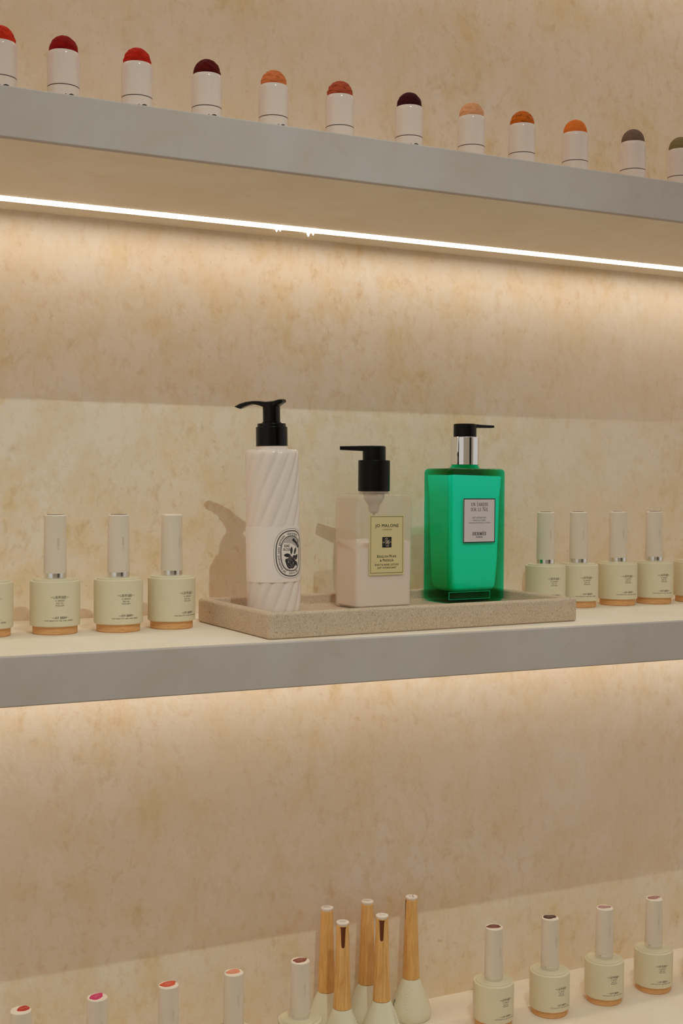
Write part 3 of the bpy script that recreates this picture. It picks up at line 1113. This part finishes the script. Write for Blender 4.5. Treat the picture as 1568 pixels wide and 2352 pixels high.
place_polish(0.7543, -0.0732, Z_LOW, -7.5, 'polish bottle with dusty mauve sticker, second from right on the lowest shelf', gl, ((178, 138, 134), 29, .0066, .0038, 0, .0010, -10))
place_polish(0.8166, -0.0718, Z_LOW, -12.6, 'polish bottle with pinkish taupe sticker, rightmost whole one on the lowest shelf', gl, ((168, 118, 112), 31, .0070, .0040, 0, .0012, -8))
place_polish(0.8790, -0.0725, Z_LOW, -8, 'polish bottle just cut off by the right edge on the lowest shelf', gl, ((170, 120, 110), 33, .0066, .0038, 0, .001, 0))


# ------------------------------------------------------------------ wooden-handled polish bottles
def glass_radius(z):
    tab = [(0, .0178), (.0012, .0188), (.0035, .0195), (.0065, .0196), (.0095, .0190), (.0180, .0159), (.0260, .0128), (.0330, .0100),
           (.0360, .0087), (.0372, .0082)]
    for (a, ra), (b, rb) in zip(tab, tab[1:]):
        if z <= b:
            return ra + (rb - ra) * (z - a) / (b - a)
    return .0082


def make_handled():
    t = thing('wooden_handled_polish', '', 'bottle', (0, 0, 0))
    zs = [0, .0006, .0012, .0030, .0050, .0070, .0090, .0115, .0140, .0170, .0200, .0230, .0260, .0285, .0310, .0330, .0350, .0364, .0372]
    body = Shape().lathe([(glass_radius(z), z) for z in zs], 64).make('glass_body', M['glass_white'], t, 40)
    p = Shape().lathe([(.0180, -.0), (.0186, .0002), (.0186, .0007)], 48)
    e = Art()
    e.text('NARDIAN', .0052, 0, 0, 1.05, rot=-PI / 2)
    e.wrap('embossed_lettering', M['emboss'], body, lambda z: glass_radius(z) + .0004, math.radians(62), .0180)
    e = Art()
    e.text('\u6307\u7532\u6cb9', .0036, 0, 0, 1.1, rot=-PI / 2)
    e.text('15 ML', .0030, -.0030, -.004, 1.1, rot=-PI / 2)
    e.wrap('side_print', M['ink'], body, lambda z: glass_radius(z) + .0002, math.radians(10), .0130)
    h0, h1, r0, r1 = .0374, .1118, .0081, .0056

    def hr(z):
        q = (z - h0) / (h1 - h0)
        return r0 + (r1 - r0) * q ** .9
    p = Shape().lathe([(r0 - .0006, h0 - .0002), (r0, h0 + .0004)] + [(hr(z), z) for z in [h0 + (h1 - h0) * k / 12 for k in range(1, 12)]] +
                      [(r1, h1 - .0006), (r1 - .0004, h1)], 48)
    hd = p.make('wooden_handle', M['handle_wood'], t, 40)
    # recessed colour window, tapering downward from the top
    w = Shape()
    ring = []
    z1, z0 = h1 - .0004, h1 - .0190
    n = 44
    for k in range(n + 1):
        q = k / n
        z = z1 + (z0 - z1) * q
        hw = (.0027 if q < .06 else .0023 - .0009 * q) * (1 if q < .9 else math.sqrt(max(0.02, 1 - ((q - .9) / .1) ** 2)))
        ring.append([(-hw, z), (-hw * .4, z), (hw * .4, z), (hw, z)])
    vs, fs = [], []
    for row in ring:
        for u, z in row:
            a = u / hr(z)
            r = hr(z) + .00012
            vs.append((r * math.sin(a), -r * math.cos(a), z))
    for k in range(n):
        for j in range(3):
            fs.append((k * 4 + j, k * 4 + j + 1, k * 4 + j + 5, k * 4 + j + 4))
    flat('colour_window', vs, fs, M['window_brown'], hd)
    p = Shape().lathe([(r1 - .0010, h1 - .0004), (r1 - .0010, h1 + .0012), (r1 - .0001, h1 + .0014), (r1, h1 + .0018), (r1, h1 + .0026), (r1 - .0005, h1 + .0029)], 40)
    d = p.make('top_disc', M['disc'], t, 40)
    ar = Art()
    ar.text('NARDIAN', .0020, 0, .0006, 1.0, width=.0064)
    ar.text('TOP COAT', .0020, 0, -.0022, 1.0, width=.0058)
    flat('disc_print', [(x, y, h1 + .00297) for x, y in ar.v], ar.f, M['ink_soft'], d)
    return t


handled = make_handled()
hf = [True]


def place_handled(x, y, rz, label):
    o = handled if hf[0] else deep_copy(handled)
    hf[0] = False
    o.location = (x, y, Z_LOW)
    o.rotation_euler = (0, 0, math.radians(rz))
    o['label'] = label
    o['category'] = 'bottle'
    o['group'] = 'wooden handled polish bottles'
    d = [c for c in o.children if c.name.split('.')[0] == 'top_disc'][0]
    return o


place_handled(0.4778, -0.0215, 150, 'back left wooden handled polish bottle, tallest handle beside the wall, leftmost')
place_handled(0.4748, -0.0610, -21, 'front left wooden handled polish bottle with brown window below its disc')
place_handled(0.5196, -0.0212, 120, 'back middle wooden handled polish bottle between the two front ones')
place_handled(0.5145, -0.0608, -30, 'front right wooden handled polish bottle with brown window below its disc')
place_handled(0.5632, -0.0275, -112, 'rightmost wooden handled polish bottle standing alone, ivory glass body fully showing')


# ------------------------------------------------------------------ colour sticks on the upper shelf
def stick_material(base, dark, streak, rough=0.55):
    m = material('stick_colour', base, rough=0.75, spec=0.12)
    n = NT(m)
    v = n.mapping((110, 110, 420))
    g = n.ramp(n.noise(1.0, 5, 0.6, 1.2, v), 0.50, 0.66)
    c = n.mix(n.math('MULTIPLY', g, streak), base, dark)
    n.color(c)
    n.normal(n.bump(n.noise(1.0, 6, 0.65, 1.2, v), 0.9, 0.0012))
    return m


def make_stick():
    t = thing('colour_stick', '', 'colour stick', (0, 0, 0))
    p = Shape().lathe([(.0112, 0), (.0117, .0005), (.0117, .0270), (.0115, .0273)], 56)
    p.make('base', M['stick_white'], t, 40)
    p = Shape().lathe([(.0115, .0271), (.01155, .0272), (.01155, .0279), (.0115, .0280)], 56)
    p.make('groove_ring', M['ring_brown'], t, 40)
    p = Shape().lathe([(.0115, .0278), (.0117, .0280), (.0117, .0500), (.0115, .0516), (.0111, .0527), (.0108, .0530), (.0104, .0531)], 56)
    p.make('sleeve', M['stick_white'], t, 50)
    return t


def dome_shape(seed, rough):
    rn = random.Random(seed)
    ph = [(rn.uniform(4, 11), rn.uniform(0, 6.28), rn.uniform(4, 12), rn.uniform(0, 6.28)) for _ in range(5)]
    seg, rows = 72, 26
    loops = []
    for i in range(rows + 1):
        a = PI / 2 * i / rows
        r, z = .0104 * math.cos(a), .0528 + .0016 + .0112 * math.sin(a)
        if i == 0:
            z = .0524
        l = []
        for k in range(seg):
            th = 2 * PI * k / seg
            d = sum(math.sin(f * th + p + 3 * a) * math.sin(g * a + q) for f, p, g, q in ph) * rough * math.cos(a) * (1 if i else 0)
            if i == rows:
                l.append((.0003 * math.cos(th), .0003 * math.sin(th), z))
            else:
                l.append(((r + d) * math.cos(th), (r + d) * math.sin(th), z + d * .6))
        loops.append(l)
    return Shape().loops(loops)


stick = make_stick()
sf = [True]
gs = 'colour sticks on the upper shelf'
STICKS = [
    (0.1623, (214, 52, 26), (150, 24, 12), .6, 1, 1, 'orange red domed colour stick cut off by the left edge'),
    (0.2075, (150, 14, 12), (92, 4, 6), .8, 1, 8, 'deep crimson domed colour stick, first whole one from left'),
    (0.2627, (196, 36, 18), (140, 18, 10), .7, 1, 4, 'tomato red domed colour stick, second whole one from left'),
    (0.3179, (92, 12, 10), (44, 4, 6), .8, 1, 2, 'dark oxblood domed colour stick between the tomato red and salmon ones'),
    (0.3734, (218, 124, 72), (160, 66, 28), .8, 1, 10, 'salmon orange domed colour stick with brown cracks'),
    (0.4314, (184, 84, 52), (112, 36, 18), .9, 0, 0, 'terracotta domed colour stick with dark streaks'),
    (0.4953, (62, 12, 16), (30, 4, 8), .8, 1, -6, 'blackish plum domed colour stick, darkest of the row'),
    (0.5560, (226, 164, 118), (196, 120, 80), .7, 0, 0, 'pale peach domed colour stick, lightest of the row'),
    (0.6075, (206, 104, 26), (110, 44, 8), .95, 0, 0, 'burnt orange domed colour stick with black streaks'),
    (0.6640, (228, 122, 48), (206, 100, 34), .5, 0, 0, 'smooth bright orange domed colour stick'),
    (0.7284, (122, 96, 82), (92, 70, 60), .6, 0, 0, 'taupe brown domed colour stick, last whole one at right'),
    (0.7836, (134, 118, 78), (104, 90, 56), .5, 0, 0, 'olive domed colour stick cut off by the right edge'),
]
for k, (x, c, d, st, txt, tw, lab) in enumerate(STICKS):
    if sf[0]:
        o = stick
        sf[0] = False
    else:
        o = deep_copy(stick)
        for ch in list(o.children):
            if ch.name.split('.')[0] in ('dome', 'base_lettering'):
                bpy.data.objects.remove(ch)
    o.location = (x, -.135, Z_TOP + THICK)
    o['label'] = lab
    o['category'] = 'colour stick'
    o['group'] = gs
    dome_shape(30 + k, .00016 if k not in (9, 10, 11) else .00006).make('dome', stick_material(srgb(*c), srgb(*d), st), o, 80)
    if txt:
        a = Art()
        r_ = .0030
        a.stroke([(.0020 + r_ * math.cos(math.radians(q)), -.0030 + r_ * math.sin(math.radians(q))) for q in range(35, 330, 14)], .0009)
        a.stroke([(-.0031, -.0006), (-.0022, -.0006)], .0009)
        a.stroke([(-.00265, -.0018), (-.00265, -.0060)], .0009)
        a.wrap('base_lettering', M['ink'], o, .01176, math.radians(tw), .0207)

# ------------------------------------------------------------------ labels for parts that look unlike the rest of their thing
PART = {'chrome_collar': 'shiny chrome collar', 'pump_head': 'black pump head with thin spout', 'pump_collar': 'black pump collar',
        'silver_collar': 'thin silver collar', 'wooden_base': 'pale wooden base disc', 'wooden_handle': 'tapered beech wood handle',
        'colour_window': 'dark brown colour window', 'diffuser': 'glowing white light strip', 'fascia': 'grey front edge of the shelf',
        'label': 'printed paper label', 'paper_sleeve': 'smooth white sleeve with oval print', 'monogram': 'cream monogram on a black square'}
for o in bpy.data.objects:
    k = o.name.split('.')[0]
    if o.parent is not None and k in PART:
        o['label'] = PART[k]
